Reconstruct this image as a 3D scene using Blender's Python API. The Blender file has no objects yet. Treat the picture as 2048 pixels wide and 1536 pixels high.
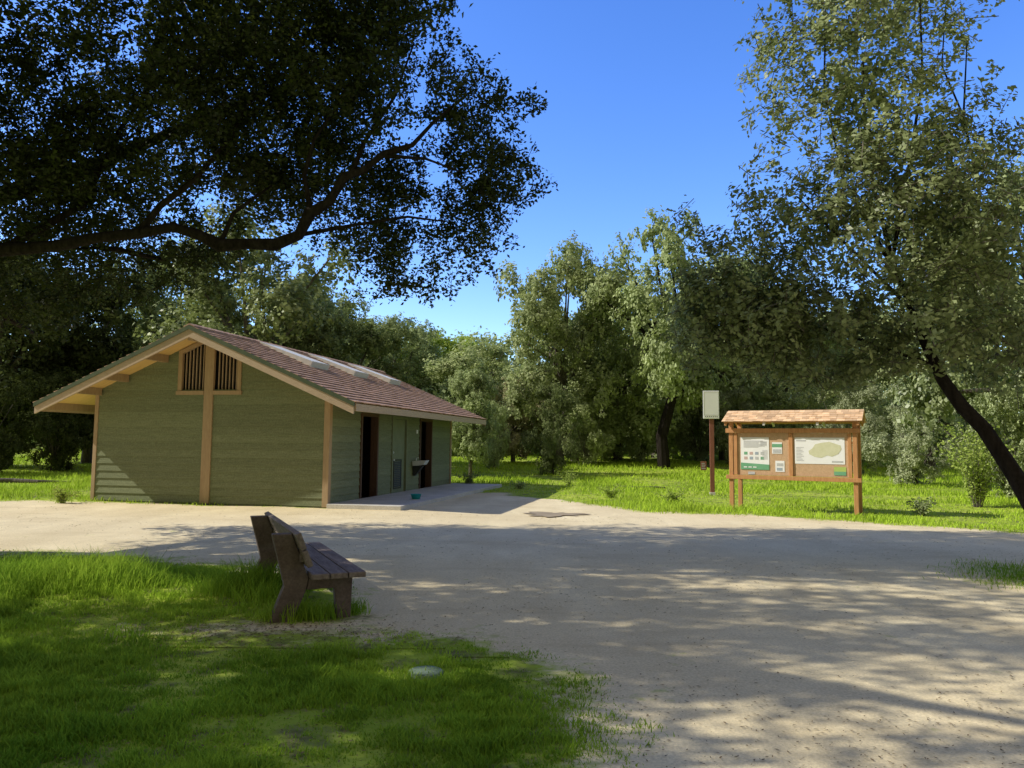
import bpy, bmesh, math, random
import numpy as np
from mathutils import Vector, Matrix
random.seed(7); rng = np.random.default_rng(7)
S = bpy.context.scene; C = S.collection
R = math.radians

# ------------------------------------------------------------------ helpers
def put(o, parent=None):
    C.objects.link(o)
    if parent is not None: o.parent = parent
    return o
def tag(o, label=None, cat=None, group=None, kind=None):
    if label: o['label'] = label
    if cat: o['category'] = cat
    if group: o['group'] = group
    if kind: o['kind'] = kind
    return o
def thing(name, label, cat, loc=(0,0,0), rz=0, group=None):
    o = put(bpy.data.objects.new(name, None)); o.empty_display_size = .2
    o.location = loc; o.rotation_euler = (0,0,rz)
    return tag(o, label, cat, group)
class MB:
    def __init__(s): s.v=[]; s.f=[]; s.c=[]
    def add(s, vs, fs, c=.5):
        n=len(s.v); s.v += [tuple(v) for v in vs]
        for f in fs: s.f.append(tuple(i+n for i in f)); s.c.append(c)
    def hexa(s, p, c=.5):   # 8 points: 4 bottom, 4 top
        s.add(p, [(0,3,2,1),(4,5,6,7),(0,1,5,4),(1,2,6,5),(2,3,7,6),(3,0,4,7)], c)
    def box(s, x0,x1,y0,y1,z0,z1, M=None, c=.5):
        p=[Vector(q) for q in ((x0,y0,z0),(x1,y0,z0),(x1,y1,z0),(x0,y1,z0),(x0,y0,z1),(x1,y0,z1),(x1,y1,z1),(x0,y1,z1))]
        if M is not None: p=[M@q for q in p]
        s.hexa(p,c)
    def prism(s, poly, f, a, b, c=.5):   # poly 2D, f(p,q,t)->xyz
        n=len(poly)
        vs=[f(p[0],p[1],a) for p in poly]+[f(p[0],p[1],b) for p in poly]
        fs=[tuple(range(n))[::-1], tuple(range(n,2*n))]+[(i,(i+1)%n,n+(i+1)%n,n+i) for i in range(n)]
        s.add(vs,fs,c)
    def tube(s, pts, rad, n=8, c=.5):
        pts=[Vector(p) for p in pts]; vs=[]; up=Vector((.3,.9,.2)).normalized()
        for i,p in enumerate(pts):
            d=(pts[min(i+1,len(pts)-1)]-pts[max(i-1,0)]).normalized()
            a=d.cross(up)
            if a.length<.1: a=d.cross(Vector((1,0,0)))
            a.normalize(); b=d.cross(a)
            for k in range(n):
                t=2*math.pi*k/n; vs.append(p+(a*math.cos(t)+b*math.sin(t))*rad[i])
        fs=[]
        for i in range(len(pts)-1):
            for k in range(n): fs.append((i*n+k,i*n+(k+1)%n,(i+1)*n+(k+1)%n,(i+1)*n+k))
        fs.append(tuple(range(n))[::-1]); m=(len(pts)-1)*n; fs.append(tuple(range(m,m+n)))
        s.add(vs,fs,c)
    def lathe(s, prof, n=20, M=None):
        vs=[]
        for (r,z) in prof:
            for k in range(n):
                t=2*math.pi*k/n; q=Vector((r*math.cos(t),r*math.sin(t),z)); vs.append(M@q if M else q)
        fs=[]
        for i in range(len(prof)-1):
            for k in range(n): fs.append((i*n+k,i*n+(k+1)%n,(i+1)*n+(k+1)%n,(i+1)*n+k))
        s.add(vs,fs)
    def build(s, name, m, parent=None, smooth=False, bevel=0):
        me=bpy.data.meshes.new(name); me.from_pydata(s.v,[],s.f)
        a=me.attributes.new('v','FLOAT','FACE'); a.data.foreach_set('value',np.array(s.c,dtype=np.float32))
        bm=bmesh.new(); bm.from_mesh(me); bmesh.ops.recalc_face_normals(bm,faces=bm.faces); bm.to_mesh(me); bm.free()
        if smooth:
            for p in me.polygons: p.use_smooth=True
        me.materials.append(m)
        o=put(bpy.data.objects.new(name,me),parent)
        if bevel:
            b=o.modifiers.new('Bevel','BEVEL'); b.width=bevel; b.segments=2; b.limit_method='ANGLE'
        return o
def npmesh(name, V, groups, m, parent=None, fv=None, pv=None, smooth=False):
    me=bpy.data.meshes.new(name); V=np.ascontiguousarray(V,dtype=np.float32)
    me.vertices.add(len(V)); me.vertices.foreach_set('co',V.ravel())
    li=np.concatenate([g.ravel() for g in groups]).astype(np.int32)
    tot=np.concatenate([np.full(len(g),g.shape[1]) for g in groups]).astype(np.int32)
    st=np.concatenate([[0],np.cumsum(tot)[:-1]]).astype(np.int32)
    me.loops.add(len(li)); me.loops.foreach_set('vertex_index',li)
    me.polygons.add(len(tot)); me.polygons.foreach_set('loop_start',st)
    try: me.polygons.foreach_set('loop_total',tot)
    except Exception: pass
    me.update(calc_edges=True)
    if fv is not None:
        a=me.attributes.new('v','FLOAT','FACE'); a.data.foreach_set('value',np.ascontiguousarray(fv,dtype=np.float32))
    if pv is not None:
        a=me.attributes.new('m','FLOAT','POINT'); a.data.foreach_set('value',np.ascontiguousarray(pv,dtype=np.float32))
    if smooth: me.polygons.foreach_set('use_smooth',np.ones(len(tot),dtype=bool))
    me.materials.append(m)
    return put(bpy.data.objects.new(name,me),parent)
def vnoise(P, seed=0.):
    P=np.asarray(P,dtype=np.float64); i=np.floor(P); f=P-i; u=f*f*(3-2*f); out=0
    for a in (0,1):
        for b in (0,1):
            for c in (0,1):
                q=i+np.array([a,b,c])
                h=np.sin(q[:,0]*127.1+q[:,1]*311.7+q[:,2]*74.7+seed*17.3)*43758.5453; h=h-np.floor(h)
                w=(u[:,0] if a else 1-u[:,0])*(u[:,1] if b else 1-u[:,1])*(u[:,2] if c else 1-u[:,2])
                out=out+h*w
    return out
def n2(x,y,s,seed=0.): return vnoise(np.stack([x*s,y*s,np.zeros_like(x)+seed],1),seed)

# ------------------------------------------------------------------ materials
def newmat(name):
    m=bpy.data.materials.new(name); m.use_nodes=True; nt=m.node_tree
    return m, nt, nt.nodes['Principled BSDF'], nt.nodes['Material Output']
def N(nt,t,**k):
    n=nt.nodes.new(t)
    for a,b in k.items():
        if a=='inp':
            for i,v in b.items(): n.inputs[i].default_value=v
        else: setattr(n,a,b)
    return n
def mixc(nt,fac,a,b,mode='MIX'):
    n=nt.nodes.new('ShaderNodeMix'); n.data_type='RGBA'; n.blend_type=mode
    def s(i,v):
        if isinstance(v,bpy.types.NodeSocket): nt.links.new(v,n.inputs[i])
        else: n.inputs[i].default_value=v if not isinstance(v,tuple) else (*v,1)[:4]
    s(0,fac); s(6,a); s(7,b); return n.outputs[2]
def maprange(nt,v,a,b,c=0.,d=1.):
    n=nt.nodes.new('ShaderNodeMapRange'); nt.links.new(v,n.inputs[0])
    for i,x in zip((1,2,3,4),(a,b,c,d)): n.inputs[i].default_value=x
    return n.outputs[0]
def noise(nt,scale,detail=4,stretch=None,rough=.6):
    tc=nt.nodes.new('ShaderNodeTexCoord'); out=tc.outputs['Object']
    if stretch:
        mp=nt.nodes.new('ShaderNodeMapping'); mp.inputs['Scale'].default_value=stretch; nt.links.new(out,mp.inputs[0]); out=mp.outputs[0]
    n=N(nt,'ShaderNodeTexNoise',inp={'Scale':scale,'Detail':detail,'Roughness':rough}); nt.links.new(out,n.inputs['Vector']); return n.outputs[0]
def attr(nt,name):
    n=nt.nodes.new('ShaderNodeAttribute'); n.attribute_name=name; return n.outputs['Fac']
def bump(nt,bs,h,st=.3,dist=.02):
    n=N(nt,'ShaderNodeBump',inp={'Strength':st,'Distance':dist}); nt.links.new(h,n.inputs['Height']); nt.links.new(n.outputs[0],bs.inputs['Normal'])
def surf(name, c1, c2, scale=6, stretch=None, rough=.7, bst=.3, bdist=.01, metal=0, useattr=0, fine=None, spec=.3):
    m,nt,bs,out=newmat(name)
    nz=noise(nt,scale,5,stretch); f=maprange(nt,nz,.32,.68)
    c=mixc(nt,f,c1,c2)
    if fine:
        g=maprange(nt,noise(nt,fine,3),.35,.7,.78,1.1); 
        cb=nt.nodes.new('ShaderNodeCombineColor')
        for i in range(3): nt.links.new(g,cb.inputs[i])
        c=mixc(nt,1.,c,cb.outputs[0],'MULTIPLY')
    if useattr:
        g=maprange(nt,attr(nt,'v'),0,1,1-useattr,1+useattr)
        cb=nt.nodes.new('ShaderNodeCombineColor')
        for i in range(3): nt.links.new(g,cb.inputs[i])
        c=mixc(nt,1.,c,cb.outputs[0],'MULTIPLY')
    nt.links.new(c,bs.inputs['Base Color']); bs.inputs['Roughness'].default_value=rough; bs.inputs['Metallic'].default_value=metal
    bs.inputs['Specular IOR Level'].default_value=spec
    if bst: bump(nt,bs,nz,bst,bdist)
    return m
def leafmat(name, dark, light, trans=.3, nscale=.5, rnd=.18, gloss=0):
    m,nt,bs,out=newmat(name); nt.nodes.remove(bs)
    c=mixc(nt,attr(nt,'v'),dark,light)
    g=maprange(nt,noise(nt,nscale,2),.3,.7,.74,1.22)
    oi=nt.nodes.new('ShaderNodeObjectInfo'); g2=maprange(nt,oi.outputs['Random'],0,1,1-rnd,1+rnd)
    mu=N(nt,'ShaderNodeMath',operation='MULTIPLY'); nt.links.new(g,mu.inputs[0]); nt.links.new(g2,mu.inputs[1])
    cb=nt.nodes.new('ShaderNodeCombineColor')
    for i in range(3): nt.links.new(mu.outputs[0],cb.inputs[i])
    c=mixc(nt,1.,c,cb.outputs[0],'MULTIPLY')
    d=nt.nodes.new('ShaderNodeBsdfDiffuse'); nt.links.new(c,d.inputs[0]); sh=d.outputs[0]
    def mix(f,a,b):
        mx=nt.nodes.new('ShaderNodeMixShader'); mx.inputs[0].default_value=f; nt.links.new(a,mx.inputs[1]); nt.links.new(b,mx.inputs[2]); return mx.outputs[0]
    if trans>0:
        tr=nt.nodes.new('ShaderNodeBsdfTranslucent')
        c2=mixc(nt,.4,c,(.34,.42,.06)); nt.links.new(c2,tr.inputs[0]); sh=mix(trans,sh,tr.outputs[0])
    if gloss>0:
        gl=nt.nodes.new('ShaderNodeBsdfGlossy'); gl.inputs['Roughness'].default_value=.42; gl.inputs[0].default_value=(.8,.8,.8,1); sh=mix(gloss,sh,gl.outputs[0])
    nt.links.new(sh,out.inputs[0])
    return m
M={}
M['siding']=surf('green_siding',(.19,.215,.12),(.25,.275,.16),2.2,(1,1,14),.8,.25,.006,0,.10,fine=30,spec=.15)
M['trim']=surf('tan_trim',(.36,.25,.145),(.44,.32,.19),4,(6,6,1),.7,.2,.004)
M['fascia']=surf('pinkish_fascia',(.43,.32,.215),(.51,.385,.265),4,(2,2,6),.7,.2,.004)
M['greentrim']=surf('green_trim',(.055,.075,.035),(.08,.105,.05),5,None,.7,.2,.004)
M['soffit']=surf('soffit_wood',(.66,.43,.15),(.76,.52,.21),3,(1,8,1),.7,.2,.004)
M['shingle']=surf('roof_shingle',(.47,.29,.205),(.56,.37,.275),3,None,.95,.4,.006,0,.16,fine=40,spec=.05)
M['skyframe']=surf('skylight_frame',(.58,.56,.52),(.68,.66,.61),6,None,.7,.1,spec=.1)
M['skypane']=surf('skylight_pane',(.64,.63,.60),(.76,.75,.71),3,None,.6,.05,spec=.15)
M['dark']=surf('interior_shade',(.008,.007,.005),(.013,.011,.009),3)  # near-black colour stands in for the unlit interior
M['doorwood']=surf('red_brown_door',(.085,.045,.026),(.125,.07,.04),4,(6,6,1),.6)
M['doorgreen']=surf('green_door',(.17,.195,.105),(.21,.235,.135),4,None,.6,.1)
M['metal']=surf('brushed_steel',(.70,.70,.68),(.82,.82,.80),20,None,.35,.05,metal=.3)
M['darkmetal']=surf('dark_metal',(.04,.04,.04),(.07,.07,.07),20,None,.45,.05,metal=.6)
M['concrete']=surf('concrete',(.52,.50,.45),(.66,.63,.57),1.6,None,.9,.4,.004,fine=50,spec=.1)
M['bench']=surf('weathered_brown_plank',(.175,.135,.115),(.29,.235,.205),4,(7,1,7),.8,.4,.004,fine=40,spec=.1)
M['benchleg']=surf('brown_bench_support',(.125,.092,.075),(.195,.15,.127),7,None,.8,.4,.004,fine=40,spec=.1)
M['kwood']=surf('orange_stained_wood',(.44,.205,.08),(.58,.30,.13),4,(7,7,1),.6,.3,.004)
M['cork']=surf('cork_board',(.55,.36,.21),(.65,.44,.27),12,None,.9,.2,.003,fine=90)
M['kshingle']=surf('kiosk_shingle',(.58,.37,.20),(.74,.51,.30),5,None,.85,.3,.005,0,.25)
M['paper']=surf('white_paper',(.84,.84,.83),(.89,.89,.88),3,None,.5,0)
M['papergrey']=surf('printed_grey',(.44,.45,.45),(.56,.56,.56),30,None,.6,0)
M['papergreen']=surf('printed_green',(.14,.36,.20),(.18,.41,.24),5,None,.6,0)
M['maptan']=surf('printed_olive',(.60,.60,.38),(.68,.67,.47),14,None,.6,0)
M['red']=surf('printed_red',(.55,.38,.35),(.60,.44,.40),8,None,.6,0)
M['blue']=surf('printed_blue',(.32,.38,.45),(.38,.44,.50),8,None,.6,0)
M['yellow']=surf('printed_lime',(.40,.52,.12),(.45,.57,.16),8,None,.6,0)
M['pole']=surf('rust_brown_pole',(.20,.075,.05),(.28,.11,.075),6,(5,5,1),.7,.2,.003)
M['teal']=surf('teal_plastic',(.01,.30,.33),(.015,.36,.38),4,None,.35,0)
M['lid']=surf('grey_green_lid',(.15,.21,.14),(.22,.28,.19),7,None,.8,.3,.004,fine=50,spec=.1)
M['bark']=surf('oak_bark',(.09,.078,.065),(.20,.175,.145),5,(3,3,.8),.95,.9,.03,fine=25,spec=.1)
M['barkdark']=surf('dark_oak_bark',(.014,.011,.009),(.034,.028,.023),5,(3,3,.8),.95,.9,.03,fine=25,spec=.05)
M['mud']=surf('wet_mud',(.34,.26,.16),(.44,.35,.22),2,None,.4,.05,.002)
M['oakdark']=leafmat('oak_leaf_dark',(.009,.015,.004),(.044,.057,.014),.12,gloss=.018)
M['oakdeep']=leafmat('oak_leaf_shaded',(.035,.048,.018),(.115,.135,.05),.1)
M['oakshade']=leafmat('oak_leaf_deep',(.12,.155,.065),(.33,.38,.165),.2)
M['oakgrey']=leafmat('oak_leaf_grey',(.12,.155,.06),(.46,.52,.24),.25,gloss=.03)
M['oakmid']=leafmat('oak_leaf_mid',(.25,.31,.14),(.58,.65,.335),.33)
M['oakyel']=leafmat('oak_leaf_yellow',(.28,.34,.15),(.61,.66,.34),.33)
M['bright']=leafmat('bright_leaf',(.26,.36,.07),(.56,.66,.17),.35)
M['olive']=leafmat('olive_brown_leaf',(.28,.26,.14),(.55,.50,.29),.2)
M['pale']=leafmat('pale_grey_leaf',(.23,.26,.15),(.52,.55,.34),.3)
M['grass']=leafmat('grass_blade',(.11,.25,.018),(.45,.62,.058),.4,.8,0)
M['litter']=leafmat('dry_leaf',(.09,.06,.035),(.26,.18,.10),0,2,0)

def groundmat():
    m,nt,bs,out=newmat('ground_soil')
    a=attr(nt,'m')
    n1=noise(nt,1.3,6); nf=noise(nt,9,5)
    ad=N(nt,'ShaderNodeMath',operation='ADD'); nt.links.new(a,ad.inputs[0])
    nn=maprange(nt,n1,.25,.75,-.40,.40); nt.links.new(nn,ad.inputs[1])
    ad2=N(nt,'ShaderNodeMath',operation='ADD'); nt.links.new(ad.outputs[0],ad2.inputs[0]); nt.links.new(maprange(nt,nf,.3,.7,-.2,.2),ad2.inputs[1])
    f=maprange(nt,ad2.outputs[0],.32,.70)
    big=maprange(nt,noise(nt,.35,5),.35,.65); st=maprange(nt,noise(nt,1.1,6,(1,.35,1)),.35,.68)
    dirt=mixc(nt,big,(.74,.615,.385),(.88,.76,.50)); dirt=mixc(nt,st,dirt,(.69,.575,.36))
    gr=maprange(nt,noise(nt,48,3,None,.75),.36,.66,.80,1.08); cb=nt.nodes.new('ShaderNodeCombineColor')
    for i in range(3): nt.links.new(gr,cb.inputs[i])
    dirt=mixc(nt,1.,dirt,cb.outputs[0],'MULTIPLY')
    spk=maprange(nt,noise(nt,26,2,None,.8),.68,.75); dirt=mixc(nt,spk,dirt,(.32,.25,.14))
    # scuffed, damp and trampled streaks
    sc=maprange(nt,noise(nt,.8,7,(.5,1.6,1),.7),.52,.74,0,.5); dirt=mixc(nt,sc,dirt,(.46,.36,.21))
    gcol=mixc(nt,maprange(nt,noise(nt,.5,5),.35,.65),(.22,.32,.03),(.44,.51,.075))
    soil=mixc(nt,maprange(nt,noise(nt,14,4),.35,.6),(.11,.13,.04),(.21,.21,.08))
    gcol=mixc(nt,maprange(nt,noise(nt,3.2,5),.48,.64),gcol,soil)
    mid=mixc(nt,f,gcol,dirt)
    nt.links.new(mid,bs.inputs['Base Color']); bs.inputs['Roughness'].default_value=1.; bs.inputs['Specular IOR Level'].default_value=.05
    h=N(nt,'ShaderNodeMath',operation='ADD'); nt.links.new(noise(nt,40,4,None,.75),h.inputs[0]); nt.links.new(st,h.inputs[1])
    bump(nt,bs,h.outputs[0],.4,.018)
    return m
M['ground']=groundmat()

# ------------------------------------------------------------------ camera, sun, sky
F=1500.; CZ=1.6
cam=bpy.data.cameras.new('camera'); co=put(bpy.data.objects.new('camera',cam))
cam.sensor_width=36; cam.lens=36*F/2048; cam.clip_end=2000; cam.clip_start=.05
co.matrix_world=Matrix.Translation((0,0,CZ))@Matrix.Rotation(R(90)+math.atan(119/F),4,'X')@Matrix.Rotation(R(.55),4,'Z')
S.camera=co
EL=R(37); sd=Vector((-math.cos(EL),.01*math.cos(EL),math.sin(EL))).normalized()
sun=bpy.data.lights.new('sun','SUN'); sun.energy=5.; sun.angle=R(.5); sun.color=(1,.955,.85)
so=put(bpy.data.objects.new('sun',sun)); so.rotation_euler=sd.to_track_quat('Z','Y').to_euler(); so.location=(-20,5,30)
w=bpy.data.worlds.new('World'); S.world=w; w.use_nodes=True; nt=w.node_tree
sky=nt.nodes.new('ShaderNodeTexSky'); sky.sky_type='NISHITA'; sky.sun_disc=False; sky.sun_elevation=EL
sky.sun_rotation=math.atan2(sd.x,sd.y); sky.air_density=1.; sky.dust_density=.4; sky.ozone_density=3.0
hs=N(nt,'ShaderNodeHueSaturation',inp={'Hue':.517,'Saturation':1.28,'Value':2.0}); nt.links.new(sky.outputs[0],hs.inputs['Color'])
# warm fill light added to the sky overhead and behind the viewer
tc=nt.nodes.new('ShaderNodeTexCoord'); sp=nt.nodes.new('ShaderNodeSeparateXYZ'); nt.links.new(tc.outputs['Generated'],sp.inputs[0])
skyfill=maprange(nt,sp.outputs[1],.5,-.3,0,.95)
skyc=mixc(nt,skyfill,hs.outputs[0],(1.95,1.78,1.22))
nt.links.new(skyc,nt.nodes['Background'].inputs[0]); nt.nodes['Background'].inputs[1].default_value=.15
S.view_settings.view_transform='Standard'; S.view_settings.look='None'; S.view_settings.exposure=0

# ------------------------------------------------------------------ ground
PATH=np.array([(-30,19.4),(-13.1,19.3),(-8,19.0),(-4.4,18.2),(-2.5,21.5),(-2.2,25.0),(-.2,24.2),(1.2,21.9),(2.0,20.2),(3.3,18.2),(5.3,17.5),(7.3,16.4),
 (9.6,14.2),(12.2,12.4),(30,10.5),(30,-14),(.8,-14),(.56,3.0),(.56,3.8),(.5,4.7),(.25,5.6),(-.55,6.35),(-1.3,6.75),(-1.25,7.5),(-2.0,8.6),(-3.3,9.5),(-5,10.3),(-7.3,10.7),(-9.7,11),(-30,11.5)])
def pathmask(x,y):
    x=np.asarray(x,float); y=np.asarray(y,float); d=np.full(x.shape,1e9); ins=np.zeros(x.shape,bool); n=len(PATH)
    for i in range(n):
        a=PATH[i]; b=PATH[(i+1)%n]; e=b-a
        t=np.clip(((x-a[0])*e[0]+(y-a[1])*e[1])/(e@e),0,1)
        d=np.minimum(d,np.hypot(x-a[0]-t*e[0],y-a[1]-t*e[1]))
        c=(a[1]>y)!=(b[1]>y)
        with np.errstate(divide='ignore',invalid='ignore'):
            ins^=c&(x<(b[0]-a[0])*(y-a[1])/(b[1]-a[1]+1e-12)+a[0])
    s=np.where(ins,d,-d); s=s+.5*(n2(x,y,.9,41)-.5)+.25*(n2(x,y,2.3,42)-.5); wd=np.where(y>13,.8,.6)
    t=np.clip((s+wd)/(2*wd),0,1); m=t*t*(3-2*t)
    # leaf-strewn patches by the leaning tree, and bare earth beside the bench
    m=m-.6*np.exp(-(((x-6.9)/1.5)**2+((y-9.7)/.9)**2))
    m=np.maximum(m,.68*np.exp(-(((x+1.9)/1.1)**2+((y-6.55)/.48)**2)))
    return np.clip(m,0,1)
def gz(x,y):
    x=np.asarray(x,float); y=np.asarray(y,float)
    r=np.maximum(0,y-27.5); z=.03*r*r/(r+6); z=np.minimum(z,2.2)
    z=z+.08*np.exp(-(((x+4.8)/1.3)**2+((y-8.4)/.8)**2))
    l=np.clip((-x-8.5)/6,0,1)*np.clip((y-19)/4,0,1); return z+.12*l
xs=np.concatenate([[-500,-300,-180,-120,-90,-70,-55,-45,-38,-33],np.arange(-30,24,.25),[24,27,31,36,42,50,60,75,95,130,200,320,500]])
ys=np.concatenate([[-300,-120,-60,-30,-15,-8,-4,-2],np.arange(-1,30,.25),np.arange(30,60,1.),[60,65,72,80,90,105,130,170,240,340,500,900]])
X,Y=np.meshgrid(xs,ys); xf,yf=X.ravel(),Y.ravel(); mm=pathmask(xf,yf)
bumpz=.05*(n2(xf,yf,.7,3)-.5)*(np.abs(xf)<30)*(yf<60)
zf=gz(xf,yf)+bumpz*(1-.7*mm)
V=np.stack([xf,yf,zf],1); nx=len(xs); ny=len(ys)
I,J=np.meshgrid(np.arange(nx-1),np.arange(ny-1)); q=(J*nx+I).ravel(); Q=np.stack([q,q+1,q+1+nx,q+nx],1)
tag(npmesh('ground',V,[Q],M['ground'],pv=mm,smooth=True),kind='structure')
keep=(mm[Q].max(1)>.3)&(np.abs(V[Q][:,:,0]).max(1)<26)&(V[Q][:,:,1].min(1)>-4)&(V[Q][:,:,1].max(1)<30)
Qk=Q[keep]; un,inv=np.unique(Qk,return_inverse=True); Vp=V[un].copy(); Vp[:,2]+=.006
tag(npmesh('dirt_path',Vp,[inv.reshape(-1,4)],M['ground'],pv=mm[un],smooth=True),kind='structure')
def gnd(x,y):
    x=np.asarray(x,float); y=np.asarray(y,float)
    return gz(x,y)+.05*(n2(x,y,.7,3)-.5)*(1-.7*pathmask(x,y))
def gd(x,y): return float(gnd(np.array([x]),np.array([y]))[0])
# puddle
mb=MB(); ring=[]
for k in range(60):
    t=2*math.pi*k/60; r=1+.28*math.sin(3*t+1)+.16*math.sin(7*t)+.1*math.sin(11*t+2)+.06*math.sin(17*t); ring.append((.95+.62*r*math.cos(t),17.1+.5*r*math.sin(t),.024))
mb.add(ring,[tuple(range(60))]); tag(mb.build('puddle',M['mud']),kind='structure')

# ------------------------------------------------------------------ restroom building
BA=Vector((-4.45,18.28,0)); BR=-math.atan2(.219,.976); BM=Matrix.Translation(BA)@Matrix.Rotation(BR,4,'Z')
W=6.6; L=9.9; HX=-W/2; SL=.43; AL=math.atan(SL); ZR=4.30; OF=.9; OB=1.1; OS=1.05; EX=.19; WH=2.83
bld=thing('restroom_building','low green wooden park restroom with brown shingled gable roof and three skylights','building',BA,BR)
def lap(mb,P,l0,r0,l1,r1,z0,z1):
    pts=[P(l0,z0,.0),P(r0,z0,.0),P(r0,z0,.036),P(l0,z0,.036),P(l1,z1,.0),P(r1,z1,.0),P(r1,z1,.012),P(l1,z1,.012)]
    mb.hexa(pts,random.random())
def gable(P, vents=True):
    mb=MB(); z=.04; e=EX
    while z<ZR-.05:
        z1=z+e; h0=min(W/2,(ZR-z)/SL); h1=min(W/2,max(.02,(ZR-z1)/SL)); inn=.12 if vents else 0.
        if vents and z>2.80: inn=.86
        if h0>inn+.03:
            lap(mb,P,HX-h0,HX-inn,HX-max(h1,inn),HX-inn,z,z1); lap(mb,P,HX+inn,HX+h0,HX+inn,HX+max(h1,inn),z,z1)
        z=z1
    return mb
gw=gable(lambda a,z,o:(a,-o,z)); gw.box(-W+.05,-.05,.002,.06,.0,WH)
fw=gw.build('wall',M['siding'],bld); fw['label']='front gable wall of green lap siding'
bw=gable(lambda a,z,o:(a,L+o,z),False).build('wall',M['siding'],bld)
mb=MB(); z=.04
while z<WH-.1: lap(mb,lambda a,z,o:(-W-o,a,z),0,L,0,L,z,z+EX); z+=EX
mb.box(-W+.002,-W+.06,.07,L-.07,0,WH); mb.build('wall',M['siding'],bld)
DO=[(1.90,2.92),(4.12,5.22),(6.55,7.62)]; DT=2.30
mb=MB(); z=.08
while z<WH-.1:
    cuts=[0]+[c for d in DO for c in (d[0]-.08,d[1]+.08)]+[L] if z<DT+.05 else [0,L]
    for a,b in zip(cuts[0::2],cuts[1::2]): lap(mb,lambda a,z,o:(o,a,z),a,b,a,b,z,z+EX)
    z+=EX
for a,b in zip([.07,DO[0][1]+.08,DO[1][1]+.08,DO[2][1]+.08],[DO[0][0]-.08,DO[1][0]-.08,DO[2][0]-.08,L-.07]): mb.box(-.06,-.002,a,b,0,WH)
sw=mb.build('wall',M['siding'],bld); sw['label']='long side wall with the three doorways'
def cp(x0,x1,y0,y1,z0,z1,m=M['trim'],name='corner_post'):
    mb=MB(); mb.box(x0,x1,y0,y1,z0,z1); return mb.build(name,m,bld,bevel=.006)
cp(-.10,.055,-.055,.09,0.02,WH); cp(-W-.05,-W+.06,-.045,.09,.02,WH); cp(-.09,.055,L-.09,L+.055,.02,WH); cp(-W-.055,-W+.09,L-.09,L+.055,.02,WH)
cp(HX-.13,HX+.13,-.06,.02,.03,ZR-.12,name='centre_post')
# vents
for sg in (-1,1):
    mb=MB()
    top=lambda x:ZR-SL*abs(x)-.02
    P=lambda p,q,t:(HX+sg*p,t,q)
    mb.prism([(.79,2.86),(.90,2.86),(.90,top(.90)),(.79,top(.79))],P,-.052,.03)
    mb.prism([(.131,top(.13)-.11),(.789,top(.79)-.11),(.789,top(.79)-.01),(.131,top(.13)-.01)],P,-.048,.03)
    a,b=sorted((HX+sg*.131,HX+sg*.93)); mb.box(a,b,-.075,.03,2.76,2.857)
    vf=mb.build('vent_frame',M['trim'],bld); mb=MB()
    for k in range(6):
        x=.225+.1*k; mb.box(HX+sg*x-.009,HX+sg*x+.009,.02,.06,2.857,top(x)-.112)
    mb.build('vent_slats',M['fascia'],vf)
# added partitions, floor, ceiling and vent backing, coloured near-black as interior shade
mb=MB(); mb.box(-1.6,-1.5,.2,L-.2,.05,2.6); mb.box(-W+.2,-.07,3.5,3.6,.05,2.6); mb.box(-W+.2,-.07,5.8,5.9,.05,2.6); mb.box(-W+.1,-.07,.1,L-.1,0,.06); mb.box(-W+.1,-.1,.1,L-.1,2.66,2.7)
mb.prism([(-W+.2,2.71),(-.2,2.71),(-.2,2.85),(HX,ZR-.05),(-W+.2,2.85)],lambda p,q,t:(p,t,q),.2,.22)  # backing panel added so the vent gaps look dark
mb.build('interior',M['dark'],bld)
# doors
for i,(a,b) in enumerate(DO):
    mb=MB(); mb.box(-.12,.06,a-.079,a,.07,DT); mb.box(-.16,.06,b,b+.079,.07,DT); mb.box(-.12,.064,a-.079,b+.079,DT,DT+.09)
    fr=mb.build('door_frame',M['doorwood'] if i!=1 else M['doorgreen'],bld,bevel=.004)
    fr['label']=['frame of the nearest open doorway','frame of the middle green door','frame of the farthest open doorway'][i]
    if i==1:
        mb=MB(); mb.box(-.05,-.005,a+.004,b-.004,.085,DT-.004); d=mb.build('door',M['doorgreen'],bld,bevel=.004); d['label']='closed green middle door'
        y0,y1=a+.18,b-.28
        mb=MB(); mb.box(-.004,.012,y0,y0+.04,.25,1.05); mb.box(-.004,.012,y1-.04,y1,.25,1.05); mb.box(-.004,.012,y0,y1,.21,.25); mb.box(-.004,.012,y0,y1,1.05,1.09)
        for k in range(14):
            z=.27+k*.055; mb.hexa([(-.003,y0+.04,z+.03),(.010,y0+.04,z),(.010,y1-.04,z),(-.003,y1-.04,z+.03),(-.003,y0+.04,z+.04),(.010,y0+.04,z+.012),(.010,y1-.04,z+.012),(-.003,y1-.04,z+.04)])
        mb.build('vent_grille',M['darkmetal'],d)
        mb=MB(); mb.lathe([(0.0,.03),(.03,.03),(.034,0)],12,Matrix.Translation((-.005,a+.12,1.3))@Matrix.Rotation(R(90),4,'Y')); mb.build('deadbolt',M['metal'],d)
        mb=MB(); mb.lathe([(0.0,.06),(.03,.06),(.034,.03),(.015,.02),(.034,0)],12,Matrix.Translation((-.005,a+.12,1.08))@Matrix.Rotation(R(90),4,'Y')); mb.build('door_handle',M['metal'],d)
    else:
        T=Matrix.Translation((-.13,a+.01,0))@Matrix.Rotation(R(182),4,'Z'); mb=MB(); mb.box(0,.95,-.03,.02,.09,DT-.02,T)
        d=mb.build('door',M['doorwood'],bld,bevel=.004); d['label']='red-brown door swung inward in the %s doorway'%('nearest' if i==0 else 'farthest')
        mb=MB(); mb.box(.82,.90,-.05,-.03,.95,1.2,T); mb.build('door_handle',M['darkmetal'],d)
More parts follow.
